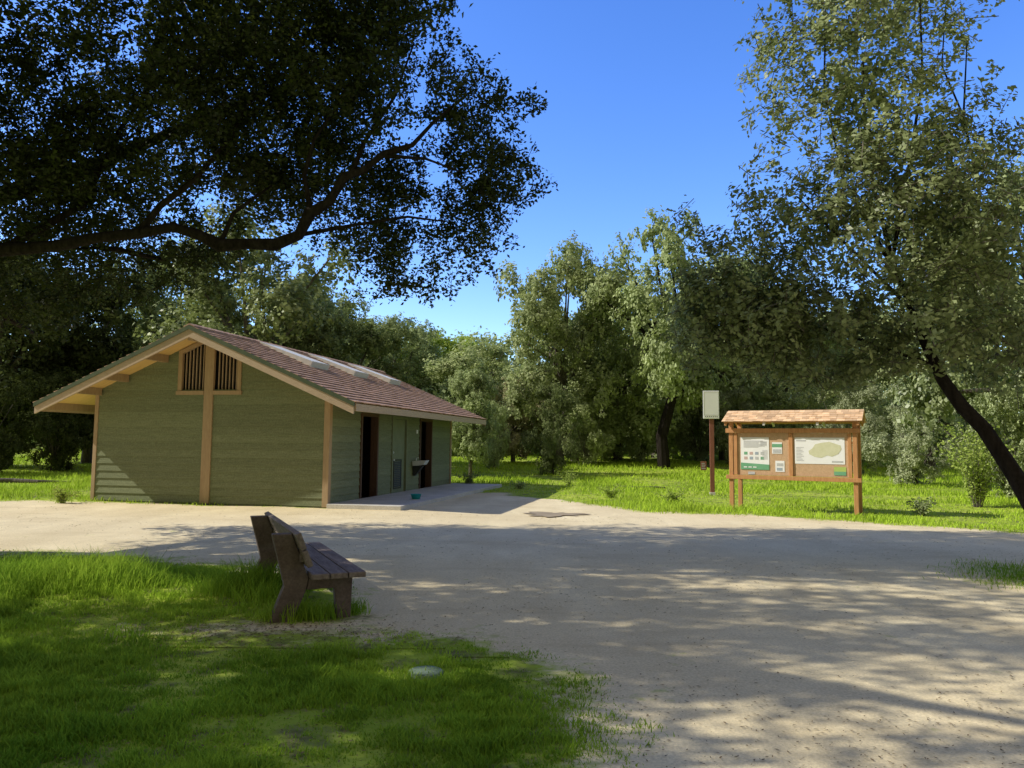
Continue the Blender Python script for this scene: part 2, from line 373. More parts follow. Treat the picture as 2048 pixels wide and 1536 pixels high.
mb=MB(); mb.box(.03,.05,6.14,6.26,1.89,2.01); mb.build('door_sign',M['paper'],bld,bevel=.003)
# drinking fountain
mb=MB(); y=5.95
mb.hexa([(.05,y-.17,.86),(.42,y-.15,.90),(.42,y+.15,.90),(.05,y+.17,.86),(.05,y-.19,1.02),(.5,y-.17,1.04),(.5,y+.17,1.04),(.05,y+.19,1.02)])
fo=mb.build('drinking_fountain',M['metal'],bld,bevel=.012)
mb=MB(); mb.hexa([(.036,y-.08,.55),(.1,y-.08,.55),(.1,y+.08,.55),(.036,y+.08,.55),(.036,y-.1,.858),(.36,y-.1,.858),(.36,y+.1,.858),(.036,y+.1,.858)]); mb.build('bracket',M['darkmetal'],fo,bevel=.006)
mb=MB(); mb.tube([(.12,y,1.02),(.12,y,1.09),(.15,y,1.12),(.2,y,1.115)],[.014]*4,8); mb.build('spout',M['metal'],fo)
# roof deck, beams, bargeboards
for sg in (-1,1):
    P=lambda p,q,t:(HX+sg*p,t,q); xe=W/2+OS
    mb=MB(); mb.prism([(0,ZR),(xe,ZR-SL*xe),(xe,ZR-SL*xe+.06),(0,ZR+.06)],P,-OF+.02,L+OB-.02); mb.build('roof_deck',M['soffit'],bld)
    for x in (1.25,2.4,3.2,4.15):
        mb=MB(); z=ZR-SL*x; mb.prism([(x-.06,z-.17),(x+.06,z-.17),(x+.06,z-SL*.06-.004),(x-.06,z+SL*.06-.004)],P,-OF+.03,-.06 if x<3.5 else L+OB-.03); mb.build('purlin',M['trim'],bld)
    for yy in (-OF-.03,L+OB-.02):
        mb=MB(); mb.prism([(0,ZR-.19),(xe+.01,ZR-.19-SL*xe),(xe+.01,ZR-SL*xe+.05),(0,ZR+.05)],P,yy,yy+.05); mb.build('bargeboard',M['fascia'],bld)
        mb=MB(); o=-.025 if yy<0 else .025; mb.prism([(0,ZR+.0),(xe+.03,ZR-SL*xe-.014),(xe+.03,ZR-SL*xe+.09),(0,ZR+.105)],P,yy+o,yy+o+.05); mb.build('rake_trim',M['greentrim'],bld)
    mb=MB(); mb.prism([(xe+.002,ZR-SL*xe-.12),(xe+.05,ZR-SL*xe-.12),(xe+.05,ZR-SL*xe+.05),(xe+.002,ZR-SL*xe+.05)],P,-OF+.025,L+OB-.025); mb.build('eave_fascia',M['fascia'],bld)
mb=MB(); mb.box(HX-.07,HX+.07,-OF+.03,-.06,ZR-.26,ZR-.03); mb.build('ridge_beam',M['trim'],bld)
ca,sa=math.cos(AL),math.sin(AL)
mb=MB(); slope=(W/2+OS+.06)/ca
for sg in (-1,1):
    def RP(d,y,h): return (HX+sg*(d*ca+h*sa),y,ZR+.065-d*sa+h*ca)
    d=-.02
    while d<slope-.1:
        y=-OF-.05; d2=min(d+.29,slope+.02)
        while y<L+OB+.04:
            wd=random.uniform(.17,.33); y2=min(y+wd,L+OB+.05); j=random.uniform(-.006,.006); hh=random.uniform(.052,.060)
            mb.hexa([RP(d,y,.004),RP(d,y2-.006,.004),RP(d2+j,y2-.006,hh-.024),RP(d2+j,y,hh-.024),RP(d,y,.02),RP(d,y2-.006,.02),RP(d2+j,y2-.006,hh),RP(d2+j,y,hh)],random.random())
            y+=wd
        d+=.225
rf=mb.build('roof',M['shingle'],bld)
mb=MB(); y=-OF-.04
while y<L+OB:
    for sg in (-1,1):
        Q8=[]
        for h in (.05,.085):
            for (d,yy) in ((0,y),(.16,y),(.16,y+.3),(0,y+.3)): Q8.append((HX+sg*(d*ca),yy,ZR+.065-d*sa+h*ca+ .012*(yy>y)))
        mb.hexa(Q8,random.random())
    y+=.27
mb.build('ridge_cap',M['shingle'],rf)
def RP(d,y,h): return (HX+(d*ca+h*sa),y,ZR+.065-d*sa+h*ca)
for y in (1.9,4.7,7.6):
    w_=1.05; d0,d1=.18,1.9
    mb=MB(); t=.06
    def slab(da,db,ya,yb,ha,hb,hb2=None):
        hb2=hb if hb2 is None else hb2
        mb.hexa([RP(da,ya,ha),RP(db,ya,ha),RP(db,yb,ha),RP(da,yb,ha),RP(da,ya,hb),RP(db,ya,hb2),RP(db,yb,hb2),RP(da,yb,hb)])
    slab(d0,d1,y,y+t,.02,.09,.20); slab(d0,d1,y+w_-t,y+w_,.02,.09,.20); slab(d0,d0+t,y+t,y+w_-t,.02,.09); slab(d1-t,d1,y+t,y+w_-t,.02,.20)
    sk=mb.build('skylight',M['skyframe'],bld,bevel=.004)
    mb=MB(); slab(d0+t,d1-t,y+t,y+w_-t,.05,.083,.19); mb.build('skylight_pane',M['skypane'],sk)
# concrete pad
mb=MB(); mb.box(.06,1.95,-.12,L+.2,-.1,.11,BM); pad=mb.build('concrete_pad',M['concrete'],bevel=.01); tag(pad,kind='structure')
# teal bowl
p=BM@Vector((1.5,2.15,.111)); bowl=MB(); bowl.lathe([(0,.004),(.09,.004),(.095,0),(.105,.0),(.14,.12),(.148,.125),(.145,.13),(.134,.122),(.1,.015),(0,.012)],28)
o=bowl.build('bowl',M['teal'],smooth=True); o.location=p; tag(o,'small teal plastic bowl left on the concrete pad outside the doors','bowl')

# ------------------------------------------------------------------ bench
bp=(-2.15,6.76); be=thing('park_bench','weathered dark brown plank bench with angled slab supports seen from behind','bench',(bp[0],bp[1],gd(*bp)-.02),R(25))
prof=[(0,-.05),(.2,-.05),(.34,.29),(.36,.40),(.2,.80),(.03,.80),(.15,.34)]
for i,y in enumerate((0,1.75)):
    mb=MB(); mb.prism(prof,lambda p,q,t:(p,t,q),y,y+.11)
    mb.prism([(.345,.292),(.60,.292),(.63,-.05),(.75,-.05),(.76,.398),(.365,.398)],lambda p,q,t:(p,t,q),y+.002,y+.108)
    lg=mb.build('leg',M['benchleg'],be,bevel=.008)
    mb=MB(); mb.box(.27,.34,y-.05,y-.002,.55,.63); mb.build('brace_block',M['bench'],lg,bevel=.005)
for k in range(3):
    mb=MB(); x=.36+k*.165; mb.box(x,x+.155,-.16,2.05,.402,.452); o=mb.build('seat',M['bench'],be,bevel=.008)
tl=Matrix.Translation((.362,0,.40))@Matrix.Rotation(-math.atan2(.16,.40),4,'Y')
for k in range(2):
    mb=MB(); z=.12+k*.165; mb.box(.004,.055,-.18,2.05,z,z+.155,tl); mb.build('backrest',M['bench'],be,bevel=.008)

# ------------------------------------------------------------------ kiosk
kx,ky=6.96,18.6; ki=thing('notice_kiosk','orange-stained wooden trail notice board under a small shingled roof','notice board',(kx,ky,gd(kx,ky)),R(-29))
ki.scale=(1.02,1,1); KC=.14
for x in (-1.4,1.4):
    for y in (-.3,.68):
        mb=MB(); mb.box(x-.05,x+.05,y-.06,y+.06,-.2,2.26 if y<0 else 2.19); mb.build('post',M['kwood'],ki,bevel=.008)
    for z in (.8,2.0):
        mb=MB(); mb.box(x-.03,x+.03,-.239,.619,z-.05,z+.05); mb.build('tie_beam',M['kwood'],ki,bevel=.004)
for z0,z1 in ((.78,.88),(1.93,2.04)):
    mb=MB(); mb.box(-1.52,1.52,-.405,-.362,z0,z1); mb.build('rail',M['kwood'],ki,bevel=.005)
for a,b in ((-1.33,-1.25),(1.25,1.33),(-.045,.045)):
    bf=MB(); bf.box(a,b,-.36,-.30,.885,1.925); bf.build('stile',M['kwood'],ki,bevel=.005)
for a,b in ((-1.248,-.048),(.048,1.248)):
    mb=MB(); mb.box(a,b,-.325,-.29,.885,1.925); cb=mb.build('panel',M['cork'],ki)
    def sheet(name,x0,x1,z0,z1,m,lay,par=cb):
        q=MB(); y=-.328-.003*lay; q.box(x0,x1,y-.002,y,z0,z1); return q.build(name,m,par)
    if a<0:
        c1=sheet('poster',-1.17,-.50,1.02,1.82,M['paper'],1); c1['label']='tall white poster with a green foot and small photos'
        g=MB(); g.prism([(-1.17,1.02),(-.50,1.02),(-.50,1.15),(-1.17,1.19)],lambda p,q,t:(p,t,q),-.337,-.3345); g.build('poster_print',M['papergreen'],cb)
        for r_ in range(2):
            for c_ in range(4):
                sheet('poster_picture',-1.09+c_*.13,-1.01+c_*.13,1.27+r_*.12,1.34+r_*.12,[M['red'],M['blue'],M['papergrey'],M['papergreen']][(c_+r_*3)%4],2)
        t=MB()
        for r_ in range(7): t.box(-1.1,-.75+.05*((r_*3)%4),-.337,-.3345,1.57+r_*.026,1.582+r_*.026)
        for r_ in range(9): t.box(-.66,-.54,-.337,-.3345,1.28+r_*.026,1.29+r_*.026)
        t.box(-.7,-.56,-.337,-.3345,1.62,1.72); t.build('poster_text',M['papergrey'],cb)
        t=MB()
        for r_ in range(3): t.box(-1.1+.11*r_,-1.02+.11*r_,-.341,-.338,1.07,1.095)
        t.build('poster_heading',M['paper'],cb)
        sheet('notice',-.43,-.2,1.42,1.70,M['paper'],1); sheet('notice_print',-.43,-.2,1.58,1.66,M['papergreen'],2); sheet('notice_print',-.41,-.22,1.44,1.53,M['papergrey'],2)
        sheet('notice',-.36,-.15,.98,1.25,M['paper'],1); sheet('notice_print',-.33,-.18,1.12,1.19,M['papergrey'],2); sheet('notice_print',-.33,-.20,1.01,1.08,M['blue'],2)
        sheet('notice',-1.0,-.84,.90,.97,M['papergrey'],1)
    else:
        sheet('trail_map',.09,1.18,1.19,1.82,M['paper'],1)
        g=MB(); pts=[(.38,1.42),(.36,1.5),(.45,1.56),(.52,1.66),(.68,1.70),(.85,1.72),(1.0,1.67),(1.1,1.64),(1.12,1.55),(1.05,1.44),(.9,1.37),(.8,1.40),(.66,1.34),(.5,1.36)]
        g.prism([(.77+(p-.76)*.94,1.52+(q-1.52)*1.0) for p,q in pts],lambda p,q,t:(p,t,q),-.337,-.3345); g.build('map_print',M['maptan'],cb)
        t=MB()
        for r_ in range(10): t.box(.12,.29-.03*(r_%3),-.337,-.3345,1.26+r_*.035,1.272+r_*.035)
        t.build('map_text',M['papergrey'],cb)
        sheet('map_heading',.12,.34,1.73,1.76,M['papergrey'],2); sheet('map_key',.9,1.14,1.23,1.27,M['papergrey'],2)
        sheet('notice',.94,1.2,.93,1.13,M['yellow'],1); sheet('notice_print',.94,1.2,.93,1.02,M['papergreen'],2)
# kiosk roof
for sg in (-1,1):
    P=lambda p,q,t:(t,sg*p+KC,q)
    mb=MB(); mb.prism([(0,2.47),(.72,2.18),(.72,2.20),(0,2.49)],P,-1.53,1.53); mb.build('roof_deck',M['kwood'],ki)
    for x in (-1.51,-.6,.6,1.46):
        mb=MB(); mb.prism([(.03,2.37),(.70,2.11),(.70,2.184),(.03,2.453)],P,x,x+.05); mb.build('rafter',M['skyframe'] if abs(x)<1 else M['kwood'],ki)
mb=MB(); a2=math.atan2(.29,.72)
for sg in (-1,1):
    d=-.01
    while d<.76:
        x=-1.57
        while x<1.55:
            wd=random.uniform(.09,.19); x2=min(x+wd,1.58); j=random.uniform(-.01,.01); hh=random.uniform(.018,.026)
            def KP(d,x,h): return (x,KC+sg*(d*math.cos(a2)+h*math.sin(a2)),2.492-d*math.sin(a2)+h*math.cos(a2))
            d2=min(d+.2,.80)+j
            mb.hexa([KP(d,x,.003),KP(d,x2-.004,.003),KP(d2,x2-.004,hh-.011),KP(d2,x,hh-.011),KP(d,x,.012),KP(d,x2-.004,.012),KP(d2,x2-.004,hh),KP(d2,x,hh)],random.random())
            x+=wd
        d+=.15
mb.build('roof',M['kshingle'],ki)
# ------------------------------------------------------------------ sign pole with its small side notice
sx,sy=6.45,24.2; sg_=thing('sign_pole','white rectangular sign on a tall rust-brown pole behind the notice board','sign',(sx,sy,gd(sx,sy)),R(-10))
mb=MB(); mb.box(-.07,.07,-.05,.05,-.2,3.3); mb.build('pole',M['pole'],sg_,bevel=.01)
mb=MB(); mb.box(-.27,.23,-.09,-.052,2.45,3.35); sb=mb.build('sign_board',M['paper'],sg_,bevel=.008)
for k in range(7):
    mb=MB(); mb.box(-.21+k*.06,-.19+k*.06,-.095,-.091,2.505,2.535); mb.build('sign_letter',M['darkmetal'],sb)
mb=MB(); mb.box(-.25,.21,-.094,-.0905,2.57,2.575); mb.box(-.25,.21,-.094,-.0905,3.31,3.315); mb.box(-.25,-.245,-.094,-.0905,2.58,3.305); mb.box(.205,.21,-.094,-.0905,2.58,3.305); mb.build('sign_border',M['papergrey'],sb)
mb=MB(); mb.box(-.09,.09,-.08,.08,-.05,.10); mb.build('pole_footing',M['concrete'],sg_,bevel=.01)
mb=MB(); mb.box(-.36,-.18,-.03,-.012,.80,1.08); nb=mb.build('side_notice',M['pole'],sg_,bevel=.004)
mb=MB(); mb.box(-.30,-.07,-.011,.005,.90,.98); mb.build('notice_bracket',M['darkmetal'],nb)
mb=MB()
for k in range(4): mb.box(-.33,-.21-.02*(k%2),-.034,-.0305,.84+k*.055,.86+k*.055)
mb.build('notice_text',M['papergrey'],nb)
# valve lid in the grass
o=MB(); o.lathe([(0,.025),(.06,.025),(.11,.023),(.122,.015),(.125,-.05)],26); o=o.build('valve_lid',M['lid'],smooth=True); o.location=(-.58,5.35,gd(-.58,5.35)+.006); tag(o,'round grey-green utility lid half hidden in the foreground grass','lid')
# fallen branches
def log(pts,rad,label):
    mb=MB(); pts=[(x,y,gd(x,y)+r*.75) for (x,y),r in zip(pts,rad)]; mb.tube(pts,rad,9); o=mb.build('fallen_branch',M['bark'],smooth=False); tag(o,label,'branch')
log([(-17.6,25.0),(-16.6,25.2),(-15.7,25.1),(-14.9,25.6)],[.10,.09,.07,.03],'dark broken branch lying on the shaded grass left of the restroom')
log([(4.0,27.6),(4.6,27.5),(5.3,27.8),(5.7,27.9)],[.07,.06,.05,.03],'dead branch lying on the meadow beyond the puddle')

# ------------------------------------------------------------------ foliage tools
def leaves(c, Lf, aspect=.55, upb=.4, g=rng, out=None):
    n=len(c); d=g.normal(size=(n,3)); d[:,2]*=.7
    nn=g.normal(size=(n,3)); nn[:,2]+=upb*2
    if out is not None:      # outer leaves turn their faces outward, so each clump has a lit and a shaded side
        nn=nn*.6+out*1.2; d=d-nn*(np.sum(d*nn,1)/(np.sum(nn*nn,1)+1e-9))[:,None]*.8
    d/=np.linalg.norm(d,axis=1)[:,None]+1e-9
    s=np.cross(d,nn); s/=(np.linalg.norm(s,axis=1)[:,None]+1e-9)
    Lx=(Lf*g.uniform(.65,1.25,n))[:,None]; up=np.cross(s,d)
    b=c-d*Lx*.5
    V=np.stack([b, b+d*Lx*.48+s*Lx*aspect*.5+up*Lx*.06, b+d*Lx, b+d*Lx*.48-s*Lx*aspect*.5+up*Lx*.06],1).reshape(-1,3)
    return V, np.arange(4*n).reshape(n,4)
def outward(c,O,per):
    o=c-np.repeat(O,per,axis=0); o[:,2]+=.25; return o/(np.linalg.norm(o,axis=1)[:,None]+1e-9)
def twigs(lobes, per_m3, seed, nsc=.8, thr=.36, shell=2.4, g=rng):
    T=[];O=[]
    for (cx,cy,cz,rx,ry,rz) in lobes:
        n=max(6,int(4.19*rx*ry*rz*per_m3)); d=g.normal(size=(n,3)); d/=np.linalg.norm(d,axis=1)[:,None]
        r=g.uniform(0,1,n)**(1/shell); r*=.74+.56*vnoise(d*2.2+cx*3.1+cz,seed)
        T.append(np.array([cx,cy,cz])+d*r[:,None]*np.array([rx,ry,rz])); O.append(np.tile([cx,cy,cz],(n,1)))
    T=np.concatenate(T); O=np.concatenate(O); k=(.6*vnoise(T*nsc,seed+5.)+.4*vnoise(T*nsc*2.3,seed+8.))>thr
    return T[k],O[k]
def spray(T, per, spread, g=rng):
    n=len(T); d=g.normal(size=(n,3)); d[:,2]-=.15; d/=np.linalg.norm(d,axis=1)[:,None]
    t=g.uniform(-1,1,(n,per,1)); P=T[:,None,:]+d[:,None,:]*t*spread+g.normal(size=(n,per,3))*spread*.32
    tv=np.repeat(g.uniform(0,1,n),per)
    return P.reshape(-1,3),tv,d
def prisms(P0,P1,r0,r1):
    d=P1-P0; l=np.linalg.norm(d,axis=1)[:,None]+1e-9; d=d/l; a=np.cross(d,np.array([.31,.2,.93])); a/=(np.linalg.norm(a,axis=1)[:,None]+1e-9); b=np.cross(d,a)
    vs=[]
    for P,r in ((P0,r0),(P1,r1)):
        for k in range(3):
            t=2*math.pi*k/3; vs.append(P+(a*math.cos(t)+b*math.sin(t))*r)
    V=np.stack(vs,1).reshape(-1,3); n=len(P0); i=np.arange(n)[:,None]*6
    F_=np.concatenate([i+np.array([[k,(k+1)%3,3+(k+1)%3,3+k]]) for k in range(3)])
    return V,F_
def twigwood(T,D,ln=.26):   # short twigs that carry the leaf sprays
    return prisms(T-D*ln,T+D*ln,.007,.003)

SX,SY=sd.x/sd.z,sd.y/sd.z   # a point at height z shades the ground at (x-SX z, y-SY z)
# ------------------------------------------------------------------ big oak overhead
oak=thing('oak_tree','huge dark oak whose long crooked limb and canopy overhang the upper left','tree',(-10.6,10.2,gd(-10.6,10.2)))
off=np.array(oak.location)
def relpts(p): return [tuple(np.array(q)-off) for q in p]
mb=MB()
mb.tube(relpts([(-10.6,10.2,-.3),(-10.6,10.2,.3),(-10.55,10.25,1.4),(-10.4,10.3,2.6),(-10.2,10.3,3.6)]),[.85,.68,.55,.5,.48],14)
limbs=[([(-10.3,10.3,3.1),(-9.0,10.6,4.0),(-7.5,10.8,4.35),(-6.7,10.8,4.42),(-6.1,10.8,4.55),(-5.5,10.8,4.62),(-5.0,10.8,4.72),(-4.6,10.8,4.6),(-4.3,10.8,4.45),(-3.9,10.8,4.48),(-3.5,10.8,4.47),(-3.15,10.8,4.62),(-2.97,10.7,4.92),(-2.7,10.7,5.08),(-2.45,10.6,5.44),(-2.2,10.6,5.52),(-1.9,10.6,5.78),(-1.5,10.7,5.95),(-1.2,10.8,6.35),(-.7,11,6.9)],[.24,.15,.095,.085,.075,.08,.07,.08,.10,.08,.095,.08,.095,.065,.07,.05,.05,.035,.025,.015]),
 ([(-10.2,10.3,3.5),(-9.4,10,5),(-8,9.6,6.6),(-6.2,9.6,8.4),(-4,10,9.6),(-2.2,10.6,10.2)],[.3,.2,.12,.09,.06,.03]),
 ([(-10.2,10.3,3.6),(-10.2,8.6,5.4),(-9.6,7,6.6),(-8.6,5.6,7.6),(-7.4,4.4,8.1)],[.36,.28,.2,.13,.06]),
 ([(-10.2,10.4,3.6),(-9.5,12,5.2),(-7.8,13,6.3),(-6,13.4,7.4),(-4,13.6,8.4)],[.3,.2,.13,.08,.04]),
 ([(-10.2,10.3,3.4),(-10.0,12,3.9),(-9.6,13.6,4.0),(-9.2,14.4,3.6)],[.2,.13,.08,.03]),
 ([(-10.2,10.3,3.6),(-11,10.5,5.5),(-11.6,11,7.6),(-12,11.5,9)],[.36,.28,.18,.08]),
 ([(-5.5,10.8,4.62),(-5.3,11,5.1),(-4.8,11.0,5.5),(-4.4,11.2,6.2),(-4.1,11.3,6.9)],[.06,.05,.04,.03,.02]),
 ([(-7.5,10.8,4.35),(-6.8,11.6,5.3),(-6.4,11.8,6.6),(-5.6,11.6,7.6)],[.07,.05,.035,.02]),
 ([(-3.15,10.8,4.62),(-2.4,11.2,4.9),(-1.6,11.1,5.0),(-1.0,11,4.9)],[.035,.025,.02,.01]),
 ([(-2.95,10.7,4.9),(-3.1,10.8,5.5),(-3.0,10.9,6.1),(-2.6,11,6.8)],[.045,.035,.025,.015]),
 ([(-1.9,10.6,5.75),(-1.3,10.7,5.75),(-.8,10.8,5.6)],[.03,.02,.01]),
 ([(-4.3,10.8,4.45),(-4.2,11,5.0),(-3.7,11.2,5.5)],[.04,.03,.015]),
 ([(-2.35,10.6,5.5),(-2.3,11.2,6.2),(-1.9,11.4,7.0),(-1.6,11.4,7.9)],[.04,.03,.025,.012]),
 ([(-7.0,10.8,4.4),(-6.5,12,4.7),(-6.0,12.8,4.7)],[.06,.045,.03])]
for p,r in limbs: mb.tube(relpts(p),r,9)
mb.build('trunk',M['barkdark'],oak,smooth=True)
vis=[(-1.9,11.7,7.0,1.8,1.7,1.6),(-1.3,11.9,5.0,1.5,1.1,1.25),(-3.6,11.6,7.1,2.0,1.9,1.6),(-6,11.3,6.9,2.2,2.2,1.9),(-8.5,10.8,6.2,2.2,2.4,2.0),(-6.9,12.8,5.0,2.0,1.6,.95),(-8.8,12,4.5,1.5,1.6,.9),
 (-4.3,12.4,5.9,1.3,1.2,.8),(-2.6,12.3,5.7,1.3,1.1,.9),(-.4,11.5,6.3,1.0,1.1,1.0),(-2.3,11.4,8.6,1.6,1.5,1.1),(-6.2,10.3,5.7,1.7,.9,.75),(-4.4,10.4,6.7,1.5,.8,.8),(-1.0,11.4,4.4,.85,.7,.6),(-2.0,11.8,4.5,.7,.6,.6),(-.25,11.2,5.3,.55,.7,.65),(-.9,11.6,5.6,.8,.8,.7)]
back=[(-6.5,13.9,7.0,2.8,1.3,2.0),(-9.5,13.6,6,2.6,1.4,2.2),(-4.2,13.8,7.4,1.8,1.2,1.3),(-8.6,14,4.6,1.8,1.1,1.0),(-9.6,13.7,3.5,1.3,.9,.9),(-8.4,13.8,3.7,1.1,.8,.6)]
outl=[(-3.6,12,9.8,2.6,3.2,1.4),(-6.5,10.4,9.8,3.5,3.4,1.7),(-10,6,7,3,2.4,2.0),(-8,6.2,9,3,2.4,1.6),(-11,8,8.8,3,3,1.8),(-4.9,14,9.4,2.4,2,1.5),(-12,12,8,3,3,2.3),(-7,4.2,8.2,2.6,1.9,1.3),(-12.5,5.5,6.5,2.5,2,1.6),(-11.6,4.2,7.2,2.6,1.7,1.8),(-9.4,4.6,5.6,2.0,1.5,1.2),(-8.6,7.4,6.2,1.6,1.4,1.0)]
def sunmask(T):
    gx=T[:,0]-SX*T[:,2]; gy=T[:,1]-SY*T[:,2]; k=np.ones(len(T),bool); u=rng.uniform(0,1,len(T))
    def blob(x,y,rx,ry,p=1.): 
        return (((gx-x)/rx)**2+((gy-y)/ry)**2<1)&(u<p)
    for b in ((-4.8,8.2,1.6,.75),(-.75,5.3,.9,.24),(-1.3,4.15,.5,.2),(.6,6.0,.5,.16),(2.6,4.6,2.2,.42,.86),(3.6,5.6,1.9,.3,.84),(3.5,3.5,3,.42,.88),(5.2,6.9,2.8,.25,.85),(1.6,6.9,1.4,.2,.85),(5,8.6,2.5,.25,.85),(1.5,9.6,1.6,.2,.85),(4,10.8,2,.2,.85),(.5,12.2,1.5,.22,.85),(2.5,7.9,1.2,.16,.85)): k&=~blob(*b)
    k&=~(gy>14.4)
    return k
T1,O1=twigs(vis,27,1.,nsc=1.35,thr=.465); T3,O3=twigs(back,9,3.,thr=.41); T2,O2=twigs(outl,9.5,2.,thr=.37)
k=sunmask(T1)|(rng.uniform(0,1,len(T1))<.8); T1=T1[k]; k=sunmask(T2); T2=T2[k]; k=sunmask(T3)|(rng.uniform(0,1,len(T3))<.8); T3=T3[k]
c1,a1,d1=spray(T1,44,.21); c2,a2_,d2=spray(T2,22,.36); c3,a3,d3=spray(T3,26,.32)
V1,F1=leaves(c1,np.full(len(c1),.077),.56); V2,F2=leaves(c2,np.full(len(c2),.135),.6); V3,F3=leaves(c3,np.full(len(c3),.11),.6)
fv=np.clip(np.concatenate([a1,a2_,a3])*.6+rng.uniform(0,.4,len(c1)+len(c2)+len(c3)),0,1)
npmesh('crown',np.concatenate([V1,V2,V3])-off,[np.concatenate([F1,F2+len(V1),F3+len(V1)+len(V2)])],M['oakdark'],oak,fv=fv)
Va,Fa=twigwood(np.concatenate([T1,T3]),np.concatenate([d1,d3]))
npmesh('branches',Va-off,[Fa],M['barkdark'],oak)

# ------------------------------------------------------------------ leaning oak on the right
rt=thing('leaning_oak_tree','leaning oak with slender dark trunk and sunlit grey-green crown at right edge','tree',(6.95,9.45,gd(6.95,9.45)))
off=np.array(rt.location); mb=MB()
for p,r in [([(6.98,9.35,-.2),(6.8,9.4,.25),(6.6,9.5,.8),(6.45,9.7,1.3),(6.2,9.85,1.85),(5.98,9.95,2.15),(5.8,10.05,2.5),(5.68,10.3,3.1),(5.5,10.7,4.3),(5.3,11,6.0),(5.3,11,7.6)],[.22,.15,.12,.105,.095,.09,.08,.055,.035,.022,.01]),
  ([(5.68,10.3,3.1),(6.2,10.7,3.7),(6.8,10.9,4.4),(7.0,11,5.4),(6.8,11,6.6),(6.9,11,7.8)],[.04,.032,.028,.022,.016,.008]),
  ([(6.8,11,6.6),(6.5,11,7.4),(6.6,11,8.4)],[.015,.012,.006]),
  ([(5.75,10.1,2.7),(5.0,10.9,3.2),(4.3,11.3,3.5),(3.6,11.5,3.7)],[.025,.02,.015,.008]),
  ([(5.5,10.7,4.3),(5.9,10.9,5.8),(6.2,11,7.2),(6.2,11,9)],[.03,.025,.018,.01]),
  ([(5.5,10.7,4.2),(4.9,10.9,5.6),(4.7,11,7.0),(4.8,11.1,8.6)],[.03,.022,.016,.008]),
  ([(5.5,10.5,3.7),(4.7,10.6,4.6),(4.1,10.6,5.2)],[.025,.018,.01])]: mb.tube(relpts(p),r,9)
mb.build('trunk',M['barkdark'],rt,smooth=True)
rl=[(5.5,10.6,5.2,1.8,1.5,1.1),(4.2,10.4,4.9,1.2,1.2,.9),(3.7,11,4.0,1.25,1.2,.85),(4.2,11.3,3.3,1.5,1.3,.7),(5.7,10.8,3.55,1.5,1.3,.8),(7.1,11,4.5,1.3,1.5,1.1),(3.0,11.4,3.8,.7,.9,.8),(7.2,10.7,3.2,1.0,1.1,.9),(5.2,10.9,2.9,1.0,.9,.5),
 (5.5,9.6,3.4,1.1,.7,.75),(6.6,9.8,3.5,1.0,.7,.75),(5.2,9.8,4.6,1.2,.8,1.0),(6.3,9.8,4.6,1.0,.7,.8),(2.9,11.4,3.1,.5,.7,.5),(4.5,10.2,3.5,1.2,.7,.7),(3.3,11.2,4.6,.9,.9,.7),(4.4,12.4,3.7,1.7,.8,1.0)]
rs=[(6.9,11,6.1,.8,.8,.8),(6.5,11,7.6,.6,.7,.7),(7.0,11.2,8.2,.5,.6,.6),(6.3,10.6,6.4,.8,.8,.8),(4.9,11,7.2,1.4,1.3,1.4),(5.5,11,8.7,1.2,1.2,1.2),(4.5,10.8,6.1,1.1,1.0,.9),(4.5,11.2,8.5,.9,.9,.9),(5.2,10.2,6.3,1.0,.8,.9)]
rd=[(3.4,11,3.5,1.1,.8,.75),(4.6,10.8,3.05,1.2,.8,.55),(2.85,11.2,3.1,.6,.6,.5),(5.4,10.3,2.9,.7,.5,.4),(4.0,10.9,2.7,.8,.6,.36),(5.7,9.6,3.1,.65,.35,.42),(5.45,9.7,3.8,.75,.4,.55),(5.3,9.9,5.2,.7,.4,.6),(6.35,9.7,3.2,.5,.35,.45),(3.8,10.6,3.3,1.0,.7,.7),(4.9,10.5,3.2,.9,.6,.6),(3.1,11,3.9,.8,.7,.7),(4.8,11.4,2.7,.8,.6,.34)]
T,O=twigs(rl,20,9.,nsc=1.35,thr=.42); Tb,Ob=twigs(rs,25,10.,nsc=1.5,thr=.44); Tc,Oc=twigs(rd,34,12.,nsc=1.3,thr=.36); T=np.concatenate([T,Tb,Tc]); O=np.concatenate([O,Ob,Oc])
c,a,d=spray(T,32,.19); V_,F_=leaves(c,np.full(len(c),.09),.57,out=outward(c,O,32))
npmesh('crown',V_-off,[F_],M['oakgrey'],rt,fv=np.clip(a*.6+rng.uniform(0,.4,len(c)),0,1))
Va,Fa=twigwood(T,d); npmesh('branches',Va-off,[Fa],M['bark'],rt)

